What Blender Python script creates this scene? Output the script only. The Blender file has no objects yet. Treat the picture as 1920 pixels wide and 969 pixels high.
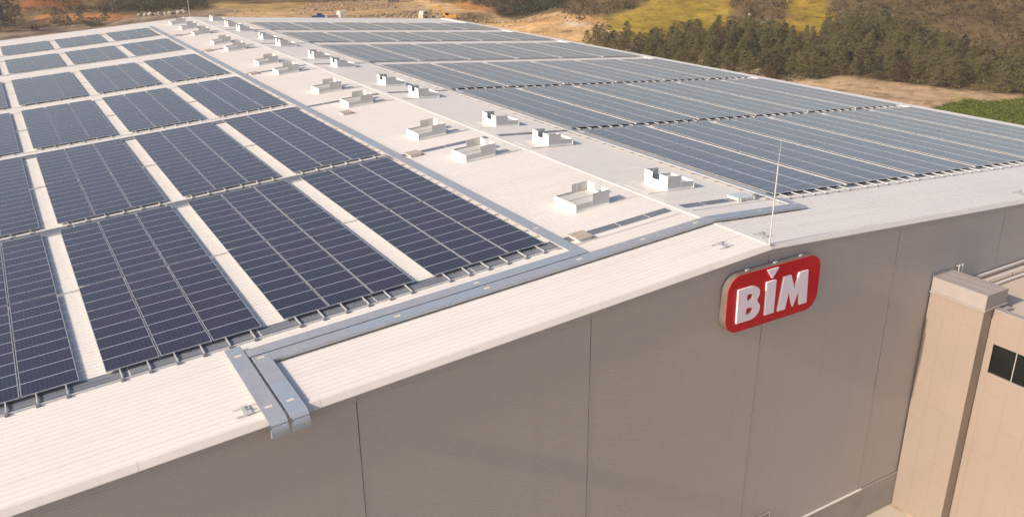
import bpy, math, random
import numpy as np
from mathutils import Matrix, Vector
random.seed(7)
scene = bpy.context.scene
col = scene.collection
H = 19.6            # ridge height above the yard
SL = 0.066          # roof slope
TH = math.atan(SL)

# ---------------------------------------------------------------- camera
YAW, PITCH, ROLL = 0.537, -0.374, -0.0097
fwd = Vector((math.sin(YAW)*math.cos(PITCH), math.cos(YAW)*math.cos(PITCH), math.sin(PITCH)))
rgt = Vector((math.cos(YAW), -math.sin(YAW), 0))
upv = rgt.cross(fwd)
r2 = math.cos(ROLL)*rgt + math.sin(ROLL)*upv
u2 = -math.sin(ROLL)*rgt + math.cos(ROLL)*upv
cam_d = bpy.data.cameras.new('camera')
cam = bpy.data.objects.new('camera', cam_d); col.objects.link(cam)
cam.matrix_world = Matrix(((r2.x, u2.x, -fwd.x, -29.16), (r2.y, u2.y, -fwd.y, -25.656), (r2.z, u2.z, -fwd.z, 13.973+H), (0, 0, 0, 1)))
cam_d.sensor_width = 36; cam_d.lens = 1605.07/1920*36
cam_d.clip_start = .5; cam_d.clip_end = 9000
scene.camera = cam

# ---------------------------------------------------------------- sky, sun, exposure
SUN_EL = math.radians(30.0)
SUN_AZ = math.radians(268.5)     # clockwise from +Y: low in the west, along the gable
w = bpy.data.worlds.new('World'); scene.world = w; w.use_nodes = True
nt = w.node_tree; bgn = nt.nodes['Background']
sky = nt.nodes.new('ShaderNodeTexSky'); sky.sky_type = 'NISHITA'; sky.sun_disc = False
sky.sun_elevation = SUN_EL; sky.sun_rotation = SUN_AZ
sky.air_density = .85; sky.dust_density = 2.4; sky.ozone_density = .25
nt.links.new(sky.outputs[0], bgn.inputs[0]); bgn.inputs[1].default_value = 0.122
sd = bpy.data.lights.new('sun', 'SUN'); sun = bpy.data.objects.new('sun', sd); col.objects.link(sun)
sd.energy = 4.1; sd.angle = math.radians(.6); sd.color = (1.0, .84, .68)
sv = Vector((math.sin(SUN_AZ)*math.cos(SUN_EL), math.cos(SUN_AZ)*math.cos(SUN_EL), math.sin(SUN_EL)))
sun.rotation_euler = sv.to_track_quat('Z', 'Y').to_euler()
scene.view_settings.view_transform = 'Standard'; scene.view_settings.look = 'None'
scene.view_settings.exposure = 0.23; scene.view_settings.gamma = 1
scene.render.engine = 'CYCLES'
scene.cycles.max_bounces = 5; scene.cycles.diffuse_bounces = 3; scene.cycles.glossy_bounces = 2; scene.cycles.transmission_bounces = 2; scene.cycles.volume_bounces = 0; scene.cycles.transparent_max_bounces = 2

# ---------------------------------------------------------------- materials
def srgb(r, g, b):
    f = lambda c: (c/255/12.92) if c/255 <= .04045 else ((c/255+.055)/1.055)**2.4
    return (f(r), f(g), f(b), 1)
class N:
    def __init__(s, name):
        s.m = bpy.data.materials.new(name); s.m.use_nodes = True
        s.t = s.m.node_tree; s.b = s.t.nodes['Principled BSDF']
    def n(s, typ, **kw):
        x = s.t.nodes.new(typ)
        for k, v in kw.items(): setattr(x, k, v)
        return x
    def l(s, a, b): s.t.links.new(a, b)
    def set(s, **kw):
        for k, v in kw.items(): s.b.inputs[k.replace('_', ' ')].default_value = v
        return s
    def obj(s): return s.n('ShaderNodeTexCoord').outputs['Object']
    def geo(s): return s.n('ShaderNodeNewGeometry').outputs['Position']
    def noise(s, scale, detail=4, vec=None, rough=.55, stretch=None):
        v = vec or s.geo()
        if stretch:
            mp = s.n('ShaderNodeMapping'); mp.inputs['Scale'].default_value = stretch; s.l(v, mp.inputs['Vector']); v = mp.outputs[0]
        x = s.n('ShaderNodeTexNoise'); x.inputs['Scale'].default_value = scale; x.inputs['Detail'].default_value = detail; x.inputs['Roughness'].default_value = rough
        s.l(v, x.inputs['Vector']); return x.outputs['Fac']
    def ramp(s, fac, stops):
        x = s.n('ShaderNodeValToRGB'); e = x.color_ramp.elements
        while len(e) < len(stops): e.new(.5)
        for i, (p, c) in enumerate(stops): e[i].position = p; e[i].color = c if len(c) == 4 else (*c, 1)
        s.l(fac, x.inputs[0]); return x.outputs[0]
    def mix(s, fac, a, b, typ='MIX'):
        x = s.n('ShaderNodeMix', data_type='RGBA', blend_type=typ)
        for i, v in ((0, fac), (6, a), (7, b)):
            if isinstance(v, (int, float)): x.inputs[i].default_value = v
            elif isinstance(v, tuple): x.inputs[i].default_value = v if len(v) == 4 else (*v, 1)
            else: s.l(v, x.inputs[i])
        return x.outputs[2]
    def math(s, op, a, b=None):
        x = s.n('ShaderNodeMath', operation=op)
        for i, v in enumerate((a, b)):
            if v is None: continue
            if isinstance(v, (int, float)): x.inputs[i].default_value = v
            else: s.l(v, x.inputs[i])
        return x.outputs[0]
    def color(s, out): s.l(out, s.b.inputs['Base Color']); return s
    def bump(s, fac, strength=.2, dist=.02):
        x = s.n('ShaderNodeBump'); x.inputs['Strength'].default_value = strength; x.inputs['Distance'].default_value = dist
        s.l(fac, x.inputs['Height']); s.l(x.outputs[0], s.b.inputs['Normal']); return s

def painted(name, c, var=.08, rough=.45, scale=.5, dirt=(.35, .28, .22), dirt_amt=.12, stretch=None, bump=0):
    m = N(name); a = m.noise(scale, 5, stretch=stretch); b = m.noise(scale*7, 3)
    base = m.ramp(a, [(.3, tuple(x*(1-var) for x in c)), (.7, tuple(min(1, x*(1+var*.4)) for x in c))])
    d = m.math('MULTIPLY', m.ramp(b, [(.5, (0, 0, 0)), (.8, (1, 1, 1))]), dirt_amt)
    m.color(m.mix(d, base, dirt)); m.set(Roughness=rough)
    if bump: m.bump(b, bump, .01)
    return m.m
M = {}
m = N('white_roof_steel')
b0 = m.ramp(m.noise(.12, 5), [(.3, (.755, .722, .685)), (.7, (.80, .765, .725))])
st = m.ramp(m.noise(1.0, 5, stretch=(.09, 2.2, 1)), [(.5, (0, 0, 0)), (.8, (1, 1, 1))]); sp = m.ramp(m.noise(1.6, 4), [(.62, (0, 0, 0)), (.78, (1, 1, 1))])
c1 = m.mix(m.math('MULTIPLY', st, .16), b0, (.46, .41, .36)); m.color(m.mix(m.math('MULTIPLY', sp, .12), c1, (.40, .35, .30))); m.set(Roughness=.42); M['roof'] = m.m
M['cap'] = painted('white_flashing', (.74, .70, .66), .05, .45, .6, (.45, .38, .30), .10)
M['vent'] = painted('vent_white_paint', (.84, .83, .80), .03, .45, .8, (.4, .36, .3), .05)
M['ventlow'] = painted('vent_shade_toned_panel', (.56, .55, .53), .04, .35, .8, (.4, .36, .3), .06)  # low pale panels, toned down in colour for shade on the near side
m = N('warm_grey_wall_panel'); oi = m.n('ShaderNodeObjectInfo').outputs['Random']
b0 = m.ramp(m.noise(.05, 4, stretch=(1, 1, .5)), [(.3, (.445, .412, .388)), (.7, (.475, .440, .415))])
b1 = m.mix(m.math('MULTIPLY', oi, .10), b0, (.52, .47, .43))
st = m.ramp(m.noise(1.1, 4, stretch=(1.6, 1, .05)), [(.52, (0, 0, 0)), (.85, (1, 1, 1))])
m.color(m.mix(m.math('MULTIPLY', st, .13), b1, (.28, .25, .23))); m.set(Roughness=.5); M['wall'] = m.m
M['seam'] = painted('dark_joint', (.10, .09, .085), .05, .7)
M['joint'] = painted('cladding_joint', (.30, .24, .195), .05, .8)
M['trim'] = painted('grey_edge_trim', (.40, .385, .375), .05, .5)
M['side'] = painted('outer_wall_panel', (.40, .35, .31), .06, .5, .1)
M['plinth'] = painted('concrete_plinth', (.40, .375, .35), .12, .9, .4, (.2, .18, .16), .2)
M['galv'] = None
m = N('galvanised_cover'); a = m.noise(3.2, 3); b = m.noise(.5, 3)
oi = m.n('ShaderNodeObjectInfo').outputs['Random']
c1 = m.ramp(a, [(.3, (.40, .41, .46)), (.7, (.47, .48, .53))])
m.color(m.mix(m.math('MULTIPLY', oi, .75), c1, (.37, .47, .56))); m.set(Roughness=.5, Metallic=.35); M['galv'] = m.m
m = N('galvanised_rail'); a = m.noise(2, 3); m.color(m.ramp(a, [(.3, (.60, .60, .60)), (.7, (.74, .73, .72))])); m.set(Roughness=.42, Metallic=.4); M['rail'] = m.m
m = N('dark_clamp'); m.color(m.ramp(m.noise(6, 3), [(.3, (.24, .24, .25)), (.7, (.36, .36, .37))])); m.set(Roughness=.5, Metallic=.5); M['clamp'] = m.m
m = N('black_cable'); m.color(m.ramp(m.noise(9, 2), [(.3, (.012, .012, .013)), (.7, (.03, .03, .03))])); m.set(Roughness=.6); M['cable'] = m.m
m = N('anodised_panel_frame'); m.color(m.ramp(m.noise(1.5, 3), [(.3, (.64, .65, .67)), (.7, (.74, .75, .77))])); m.set(Roughness=.36, Metallic=.58); M['frame'] = m.m
# solar glass: cells printed under glass
m = N('solar_glass')
uv = m.n('ShaderNodeTexCoord').outputs['UV']; sx = m.n('ShaderNodeSeparateXYZ'); m.l(uv, sx.inputs[0])
def gl(o, n, wd):
    f = m.math('FRACT', m.math('MULTIPLY', o, n)); e = m.math('ABSOLUTE', m.math('SUBTRACT', f, .5)); return m.math('GREATER_THAN', e, .5-wd)
lines = m.math('MAXIMUM', gl(sx.outputs[0], 12, .028), gl(sx.outputs[1], 6, .022))
oi = m.n('ShaderNodeObjectInfo').outputs['Random']; isl = m.n('ShaderNodeNewGeometry').outputs['Random Per Island']
rnd = m.math('FRACT', m.math('ADD', oi, isl))
cell = m.ramp(rnd, [(0, (.004, .0105, .028)), (.45, (.006, .011, .032)), (.8, (.013, .013, .034)), (1, (.004, .016, .030))])
cell = m.mix(m.math('MULTIPLY', lines, .6), cell, (.10, .115, .16))
dust = m.noise(.9, 4); cell = m.mix(m.math('MULTIPLY', dust, .008), cell, (.5, .43, .36))
m.color(cell); m.set(Roughness=.13, IOR=1.52, Sheen_Weight=.13, Sheen_Roughness=.42, Sheen_Tint=(1.0, .85, .85, 1)); m.bump(m.noise(.35, 2), .02, .02); M['glass'] = m.m
m = N('skylight_sheet'); a = m.noise(1.3, 4, stretch=(.3, 2, 1)); m.color(m.ramp(a, [(.3, (.15, .165, .195)), (.7, (.235, .25, .285))])); m.set(Roughness=.25); M['sky'] = m.m
m = N('pale_dome'); m.color(m.ramp(m.noise(2, 3), [(.3, (.55, .60, .60)), (.7, (.64, .68, .68))])); m.set(Roughness=.25); M['dome'] = m.m
m = N('hatch_lid'); m.color(m.ramp(m.noise(4, 3), [(.3, (.40, .35, .29)), (.7, (.48, .42, .35))])); m.set(Roughness=.6); M['hatch'] = m.m
m = N('sticker'); m.color(m.ramp(m.noise(20, 2), [(.3, (.62, .55, .42)), (.7, (.75, .68, .55))])); m.set(Roughness=.7); M['sticker'] = m.m
m = N('red_sign_acrylic'); m.color(m.ramp(m.noise(.6, 2), [(.3, (.54, .0015, .013)), (.7, (.62, .002, .018))])); m.set(Roughness=.25); m.b.inputs['Specular IOR Level'].default_value = .25; M['red'] = m.m
m = N('sign_case'); m.color(m.ramp(m.noise(3, 3), [(.3, (.15, .125, .11)), (.7, (.19, .16, .14))])); m.set(Roughness=.5); M['case'] = m.m
m = N('letter_face'); m.color(m.ramp(m.noise(1.2, 2), [(.3, (.86, .77, .89)), (.7, (.92, .84, .94))])); m.set(Roughness=.35); M['lface'] = m.m  # lilac cast of reflected light mixed into the white of the letter fronts
m = N('letter_return'); m.color(m.ramp(m.noise(1.2, 2), [(.3, (.82, .80, .80)), (.7, (.88, .86, .86))])); m.set(Roughness=.4); M['lside'] = m.m
M['clad'] = painted('beige_cladding_panel', (.335, .272, .225), .05, .55, .4, (.4, .33, .27), .12)
M['cladcap'] = painted('pale_parapet_cap', (.385, .345, .325), .05, .5, .8)
M['annexroof'] = painted('membrane_roof', (.58, .49, .41), .08, .8, .3, (.35, .3, .26), .2)
m = N('dark_window_glass'); m.color(m.ramp(m.noise(.5, 2), [(.3, (.008, .010, .010)), (.7, (.014, .017, .016))])); m.set(Roughness=.06); M['win'] = m.m
m = N('window_frame_bar'); m.color(m.ramp(m.noise(4, 2), [(.3, (.45, .43, .41)), (.7, (.55, .53, .5))])); m.set(Roughness=.4); M['winf'] = m.m
m = N('door_steel'); m.color(m.ramp(m.noise(1, 3), [(.3, (.30, .26, .25)), (.7, (.36, .32, .30))])); m.set(Roughness=.5); M['door'] = m.m
def vehicle_paint(name, c):
    m = N(name); m.color(m.ramp(m.noise(1.5, 3), [(.3, tuple(x*.85 for x in c)), (.7, c)])); m.set(Roughness=.35, Coat_Weight=.4); return m.m
M['blue'] = vehicle_paint('blue_vehicle_paint', (.02, .09, .33)); M['white'] = vehicle_paint('white_vehicle_paint', (.72, .70, .66))
M['yellow'] = vehicle_paint('yellow_machine_paint', (.72, .36, .05)); M['grey'] = vehicle_paint('grey_container_paint', (.42, .38, .34))
M['rubber'] = vehicle_paint('tyre_rubber', (.03, .03, .03)); M['cream'] = vehicle_paint('cream_cabin_paint', (.62, .52, .38))
m = N('boulder_stone'); m.color(m.ramp(m.noise(1.2, 5), [(.3, (.30, .26, .21)), (.7, (.52, .46, .38))])); m.set(Roughness=.95); M['stone'] = m.m
m = N('tan_rubble'); m.color(m.ramp(m.noise(.8, 4), [(.3, (.26, .185, .115)), (.7, (.44, .335, .225))])); m.set(Roughness=.95); M['rubble'] = m.m
def foliage(name, a, b, c):
    m = N(name); oi = m.n('ShaderNodeObjectInfo').outputs['Random']; n_ = m.noise(.9, 4); isl = m.n('ShaderNodeNewGeometry').outputs['Random Per Island']
    base = m.ramp(m.math('ADD', m.math('MULTIPLY', n_, .6), m.math('MULTIPLY', isl, .4)), [(.25, a), (.55, b), (.85, c)])
    fin = m.mix(m.math('MULTIPLY', m.math('POWER', oi, 2.0), .55), base, (.125, .100, .050))
    m.color(fin); m.set(Roughness=.75); m.b.inputs['Specular IOR Level'].default_value = .15
    tr = m.n('ShaderNodeBsdfTranslucent'); m.l(m.mix(1.0, fin, (1.25, 1.2, .95), 'MULTIPLY'), tr.inputs['Color'])
    mx = m.n('ShaderNodeMixShader'); mx.inputs[0].default_value = .12; m.l(m.b.outputs[0], mx.inputs[1]); m.l(tr.outputs[0], mx.inputs[2])
    m.l(mx.outputs[0], [q for q in m.t.nodes if q.type == 'OUTPUT_MATERIAL'][0].inputs['Surface'])
    return m.m
M['pine'] = foliage('pine_needles', (.098, .096, .042), (.168, .156, .070), (.250, .222, .108))
M['dark'] = foliage('dark_needles', (.026, .032, .020), (.048, .054, .032), (.080, .082, .048))
M['brown'] = foliage('dry_scrub', (.060, .046, .026), (.100, .076, .042), (.150, .112, .066))
M['bare'] = foliage('russet_scrub', (.070, .046, .034), (.110, .074, .052), (.150, .104, .072))
M['grassb'] = foliage('grass_blades', (.085, .125, .022), (.140, .185, .036), (.200, .235, .060))
m = N('bark'); m.color(m.ramp(m.noise(5, 4), [(.3, (.06, .045, .033)), (.7, (.14, .11, .085))])); m.set(Roughness=.95); M['bark'] = m.m
m = N('ground_cover')
at = m.n('ShaderNodeAttribute'); at.attribute_name = 'cover'
n1 = m.noise(.06, 6); n2 = m.noise(.9, 6, rough=.72)
c1 = m.mix(1.0, at.outputs['Color'], m.ramp(n1, [(.25, (.68, .66, .64)), (.75, (1.25, 1.22, 1.2))]), 'MULTIPLY')
n3 = m.noise(.22, 5, rough=.7)
c1 = m.mix(1.0, c1, m.ramp(n3, [(.34, (.55, .52, .50)), (.48, (1.0, 1.0, 1.0)), (.66, (1.28, 1.27, 1.27))]), 'MULTIPLY')
c2 = m.mix(1.0, c1, m.ramp(n2, [(.25, (.62, .60, .58)), (.75, (1.32, 1.3, 1.28))]), 'MULTIPLY')
m.color(c2); m.set(Roughness=.95); m.b.inputs['Specular IOR Level'].default_value = .1; m.bump(n2, .5, .5); M['ground'] = m.m

# ---------------------------------------------------------------- helpers
def tag(o, label=None, cat=None, group=None, kind=None):
    if label: o['label'] = label
    if cat: o['category'] = cat
    if group: o['group'] = group
    if kind: o['kind'] = kind
    return o
def empty(name, loc, label, cat, group=None, rot=(0, 0, 0)):
    o = bpy.data.objects.new(name, None); col.objects.link(o); o.location = loc; o.rotation_euler = rot; o.empty_display_size = .3
    return tag(o, label, cat, group)
def link(name, me, parent=None, loc=(0, 0, 0), rot=(0, 0, 0)):
    o = bpy.data.objects.new(name, me); col.objects.link(o); o.location = loc; o.rotation_euler = rot
    if parent: o.parent = parent
    return o
class MB:
    def __init__(s): s.v = []; s.f = []; s.mi = []; s.uv = {}
    def face(s, pts, mi=0, uv=None):
        i = len(s.v); s.v += [tuple(p) for p in pts]; s.f.append(tuple(range(i, i+len(pts)))); s.mi.append(mi)
        if uv: s.uv[len(s.f)-1] = uv
    def box(s, x0, x1, y0, y1, z0, z1, mi=0, fn=None, top=None):
        c = [(x0, y0, z0), (x1, y0, z0), (x1, y1, z0), (x0, y1, z0), (x0, y0, z1), (x1, y0, z1), (x1, y1, z1), (x0, y1, z1)]
        if fn: c = [fn(*p) for p in c]
        i = len(s.v); s.v += c
        for k, q in enumerate(((0, 3, 2, 1), (4, 5, 6, 7), (0, 1, 5, 4), (1, 2, 6, 5), (2, 3, 7, 6), (3, 0, 4, 7))):
            s.f.append(tuple(i+j for j in q)); s.mi.append(top if (k == 1 and top is not None) else mi)
    def tube(s, a, b, ra, rb=None, n=8, mi=0, cap=True):
        rb = ra if rb is None else rb
        a = Vector(a); b = Vector(b); d = (b-a).normalized(); u = d.orthogonal().normalized(); v = d.cross(u); i = len(s.v)
        for P, r in ((a, ra), (b, rb)):
            for k in range(n):
                t = 2*math.pi*k/n; s.v.append(tuple(P+u*math.cos(t)*r+v*math.sin(t)*r))
        for k in range(n): s.f.append((i+k, i+(k+1) % n, i+n+(k+1) % n, i+n+k)); s.mi.append(mi)
        if cap:
            s.f.append(tuple(i+k for k in reversed(range(n)))); s.mi.append(mi); s.f.append(tuple(i+n+k for k in range(n))); s.mi.append(mi)
    def prism(s, poly, ax0, ax1, plane='xz', mi=0, side=None):
        # poly in (x,z) extruded along y, or (y,z) along x, or (x,y) along z
        mk = {'xz': lambda p, t: (p[0], t, p[1]), 'yz': lambda p, t: (t, p[0], p[1]), 'xy': lambda p, t: (p[0], p[1], t)}[plane]
        n = len(poly); i = len(s.v); s.v += [mk(p, ax0) for p in poly]+[mk(p, ax1) for p in poly]
        s.f.append(tuple(range(i, i+n))); s.mi.append(mi); s.f.append(tuple(range(i+2*n-1, i+n-1, -1))); s.mi.append(mi)
        for k in range(n): s.f.append((i+k, i+n+k, i+n+(k+1) % n, i+(k+1) % n)); s.mi.append(mi if side is None else side)
    def mesh(s, name, mats, recalc=True, off=(0, 0, 0)):
        me = bpy.data.meshes.new(name)
        v = s.v if off == (0, 0, 0) else [(a-off[0], b-off[1], c-off[2]) for a, b, c in s.v]
        me.from_pydata(v, [], s.f)
        for m_ in mats: me.materials.append(m_)
        me.polygons.foreach_set('material_index', s.mi)
        if s.uv:
            ul = me.uv_layers.new(name='uv')
            for fi, q in s.uv.items():
                p = me.polygons[fi]
                for k, li in enumerate(p.loop_indices): ul.data[li].uv = q[k]
        if recalc:
            import bmesh
            b = bmesh.new(); b.from_mesh(me); bmesh.ops.recalc_face_normals(b, faces=b.faces); b.to_mesh(me); b.free()
        me.update(); return me
    def build(s, name, mats, parent=None, recalc=True):
        if not isinstance(mats, (list, tuple)): mats = [mats]
        o = link(name, s.mesh(name, mats, recalc), parent)
        if parent is not None: o.matrix_parent_inverse = Matrix.Translation(-parent.location) if tuple(parent.rotation_euler) == (0, 0, 0) else Matrix.Identity(4)
        return o
def S(x, y, h): return (x, y, H-SL*abs(x)+h)       # point h above the roof plane
ORD = ['first', 'second', 'third', 'fourth', 'fifth', 'sixth', 'seventh', 'eighth', 'ninth', 'tenth', 'eleventh', 'twelfth', 'thirteenth']

# ---------------------------------------------------------------- terrain shape
# --- terrain height (ground level of the yard = 0) ---
def sst(a,b,t):
    t=np.clip((t-a)/(b-a),0,1); return t*t*(3-2*t)
def ramp(t,k=40.0):
    t=np.maximum(t,0); return np.where(t<k,t*t/(2*k),t-k/2)
def vnoise(x,y,seed=0):
    x=np.asarray(x,float);y=np.asarray(y,float)
    xi=np.floor(x);yi=np.floor(y);fx=x-xi;fy=y-yi
    fx=fx*fx*(3-2*fx);fy=fy*fy*(3-2*fy)
    def h(a,b):
        v=np.sin(a*127.1+b*311.7+seed*74.7)*43758.5453; return v-np.floor(v)
    return (h(xi,yi)*(1-fx)+h(xi+1,yi)*fx)*(1-fy)+(h(xi,yi+1)*(1-fx)+h(xi+1,yi+1)*fx)*fy
def fbm(x,y,sc,o=4,seed=0):
    s=0;a=.5
    for i in range(o):
        s=s+a*vnoise(x/sc,y/sc,seed+i);a*=.5;sc/=2.03
    return s
def mound(x,y,cx,cy,rx,ry,h):
    q=((x-cx)/rx)**2+((y-cy)/ry)**2; return h*np.exp(-q)
def height(x,y):
    x=np.asarray(x,float);y=np.asarray(y,float)
    d=.8*x+.6*y;c=-.6*x+.8*y
    hf=sst(125,80,c)
    z=hf*ramp(d-172,60)*.17
    r=np.hypot(x+29,y+26)
    z=z+(1-hf)*ramp(r-385,60)*.14
    # cut banks beyond the service road on the left
    t=y-(364-.05*x)+3*(fbm(x,y,14,3,5)-.5)
    z=z+(1-sst(28,48,x))*(4.0*sst(0,9,t)+4.0*sst(40,55,t))
    t2=y-(372-.22*(x-50))+3*(fbm(x,y,12,3,9)-.5)
    z=z+sst(40,54,x)*(1-sst(112,124,x))*4.2*sst(0,9,t2)
    # spoil heaps
    for m in ((88,360,9,7,2.6),(104,352,8,6,3.0),(122,344,14,8,4.0),(136,338,9,7,3.4),(127,330,6,5,1.5),(118,356,12,8,4)):
        z=z+mound(x,y,*m)*(.75+.5*fbm(x,y,5,3,2))
    # terrace at the edge of the pit
    t3=(c-(128-.06*(d-220)))+4*(fbm(x,y,15,3,4)-.5)
    pit=sst(190,215,d)*(1-sst(300,330,d))*sst(60,80,c)
    z=z+pit*3.2*sst(0,7,t3)
    z=z+mound(x,y,152,292,16,7,6)+mound(x,y,134,306,9,6,3)
    z=z+ ((fbm(x,y,30,4,1)-.47)*1.4+(fbm(x,y,7,3,13)-.45)*1.1)*sst(150,230,r)
    # keep the yard flat round the building
    z=np.where(z>14,14+14*np.tanh((z-14)/14),z)
    return z*sst(20,60,np.maximum(np.maximum(np.abs(x)-46,y-126),-y-60))

# ---------------------------------------------------------------- ground sheet
def axis(a0, a1, step, lo, hi):
    mid = list(np.arange(a0, a1+.1, step)); out = []; s_ = step; x = a0
    while x > lo: s_ *= 1.35; x -= s_; out.insert(0, x)
    x = a1; s_ = step
    while x < hi: s_ *= 1.35; x += s_; mid.append(x)
    return np.array(out+mid)
gx = axis(-70, 300, 2.4, -5000, 5000); gy = axis(40, 430, 2.4, -5000, 5000)
X, Y = np.meshgrid(gx, gy); Z = height(X, Y)
yard_cut = 0
def inside(poly, x, y):
    r = np.zeros(x.shape, bool); n = len(poly)
    for i in range(n):
        x0, y0 = poly[i]; x1, y1 = poly[i-1]
        if y0 == y1: continue
        cnd = ((y0 > y) != (y1 > y)) & (x < (x1-x0)*(y-y0)/(y1-y0)+x0); r ^= cnd
    return r
POLY = {
'rubble1': [(84.3, 274.6), (96.4, 274.2), (108.0, 276.3), (112.9, 272.9), (115.4, 252.0), (128.3, 257.9), (120.6, 250.0), (88.6, 238.2), (79.7, 252.8)],
'rubble2': [(74.4, 306.8), (86.8, 328.6), (102.8, 334.7), (123.3, 325.5), (110.6, 292.7), (90.5, 290.6), (73.8, 295.9)],
'bench': [(130.2, 259.2), (134.1, 216.0), (138.8, 193.3), (133.1, 191.1), (125.0, 218.0), (125.1, 252.1)],
'pale': [(129.9, 209.6), (133.4, 200.5), (131.3, 195.6), (126.3, 202.8)],
'track': [(108.3, 294.2), (124.7, 302.3), (130.1, 286.8), (123.5, 265.3), (136.6, 262.5), (137.2, 220.6), (134.7, 213.1), (134.8, 259.4), (117.3, 264.0), (108.1, 281.2)],
'track2': [(91.1, 243.7), (106.6, 259.7), (116.3, 257.8), (107.8, 247.4), (94.1, 237.8)],
'roadline': [(-60, 290), (-26.4, 290.6), (-15.7, 309.4), (15.4, 315.4), (33.9, 306.0), (34.6, 309.5), (16.0, 318.9), (-15.3, 316.9), (-26.1, 299.6), (-60, 299)],
'pit': [(112.7, 245.1), (137.4, 263.8), (137.8, 221.4), (134.0, 208.1), (142.3, 193.8), (139.5, 182.3), (124.3, 174.1), (107.9, 169.2), (70, 150), (60, 200)],
'dirtR': [(60, 140), (114.5, 112.3), (126.3, 107.7), (139.3, 103.6), (140.5, 90.7), (142.4, 79.5), (149.7, 69.2), (141.1, 65.4), (135.4, 69.4), (132.2, 72.9), (121.3, 70.1), (112, 60), (60, 40)],
'green': [(119.3, 71.4), (126.9, 72.7), (135.3, 73.5), (137.2, 69.4), (147.5, 67.9), (175, 50), (150, 0), (90, 20), (95, 50)],
'yel1': [(131.9, 202.1), (141.7, 200.0), (155.7, 201.5), (167.1, 205.9), (178.4, 204), (190, 195), (175.5, 179.6), (156.2, 159.9), (142.4, 163.1), (128.5, 172.1), (134.0, 192.4)],
'yel2': [(164.7, 151.0), (189.1, 169.0), (200.0, 178), (208, 170), (172.9, 140.0), (166.4, 143.7)],
'obank': [(124.3, 289.2), (135.5, 285.8), (140.8, 275.9), (137.4, 263.8), (118.7, 258.2)],
'yard': [(39.4, 293.6), (52.4, 311.8), (78.7, 317.5), (99.6, 326.3), (127.4, 323.7), (129.4, 292.3), (132.5, 261.4), (116.6, 246.5), (90, 170), (50, 170)],
'road': [(-60, 282), (-27.3, 282.0), (-15.9, 306.4), (15.1, 313.9), (33.4, 304.0), (53.0, 306.5), (56.4, 323.7), (37.3, 322.7), (16.6, 322.4), (-7.3, 334.1), (-24.7, 318.7), (-60, 318)],
'owall1': [(-13.0, 346.5), (-11.5, 358.1), (-0.1, 351.4), (10.2, 342.5), (19.2, 327.2), (16.3, 320.9), (1.5, 332.6)],
'owall2': [(-18.1, 368.0), (-12.7, 373), (8.7, 376), (5.6, 367.2), (-11.8, 365.8)],
'ybank': [(45.0, 320.2), (55.2, 359.6), (66.1, 340.4), (85.0, 337.1), (101.4, 331.0), (93.2, 308.9), (75.2, 306.5), (57.7, 309.4)],
}
COVER = [('pit', (255, 216, 158)), ('yard', (244, 208, 156)), ('ybank', (226, 192, 130)), ('dirtR', (240, 208, 168)), ('green', (140, 152, 62)), ('yel1', (188, 164, 70)), ('yel2', (188, 162, 68)),
         ('obank', (246, 178, 104)), ('road', (188, 168, 148)), ('owall1', (205, 150, 98)), ('owall2', (190, 120, 72)), ('rubble1', (172, 150, 124)), ('rubble2', (212, 178, 132)), ('bench', (222, 178, 120)), ('pale', (236, 218, 194)), ('track', (246, 214, 166)), ('track2', (240, 210, 165)), ('roadline', (128, 116, 106))]
base = np.zeros(X.shape+(3,)); base[:] = srgb(112, 97, 70)[:3]
f1 = fbm(X, Y, 40, 4, 21)[..., None]
base = base*(.75+.5*f1)
near = (np.abs(X) < 130) & (Y < 170) & (Y > -140)
base[near] = srgb(196, 176, 150)[:3]
wx = X+5*(fbm(X, Y, 9, 3, 31)-.47); wy = Y+7*(fbm(X, Y, 9, 3, 37)-.47)
for k, c in COVER:
    acc = np.zeros(X.shape)
    for dx, dy in ((0, 0), (1.3, .5), (-1.1, .9), (.4, -1.4), (-.6, -.8)): acc += inside(POLY[k], wx+dx, wy+dy)
    acc = (acc/5)[..., None]*.95
    lin = np.array(srgb(*c)[:3])*.62
    base = base*(1-acc)+lin*acc
me = bpy.data.meshes.new('ground')
nx, ny = len(gx), len(gy)
vv = np.stack([X, Y, Z], -1).reshape(-1, 3)
idx = np.arange(nx*ny).reshape(ny, nx)
ff = np.stack([idx[:-1, :-1], idx[:-1, 1:], idx[1:, 1:], idx[1:, :-1]], -1).reshape(-1, 4)
me.from_pydata(vv.tolist(), [], ff.tolist()); me.materials.append(M['ground'])
ca = me.color_attributes.new('cover', 'FLOAT_COLOR', 'POINT')
ca.data.foreach_set('color', np.concatenate([base.reshape(-1, 3), np.ones((nx*ny, 1))], 1).astype(np.float32).ravel())
me.polygons.foreach_set('use_smooth', [True]*len(me.polygons))
tag(link('ground', me), 'bare earth, quarry cuts, dry grass and scrub slopes round the warehouse', 'ground', kind='structure')
# concrete apron along the gable
mb = MB(); mb.box(-60, 12.9, -14, -.12, .004, .05); mb.box(12.9, 13.9, -14, -3.6, .004, .05)
tag(mb.build('apron', painted('pale_concrete', (.52, .47, .40), .1, .9, .3, (.3, .27, .22), .2)), 'pale concrete apron at the foot of the gable wall', 'apron', kind='structure')

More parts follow.
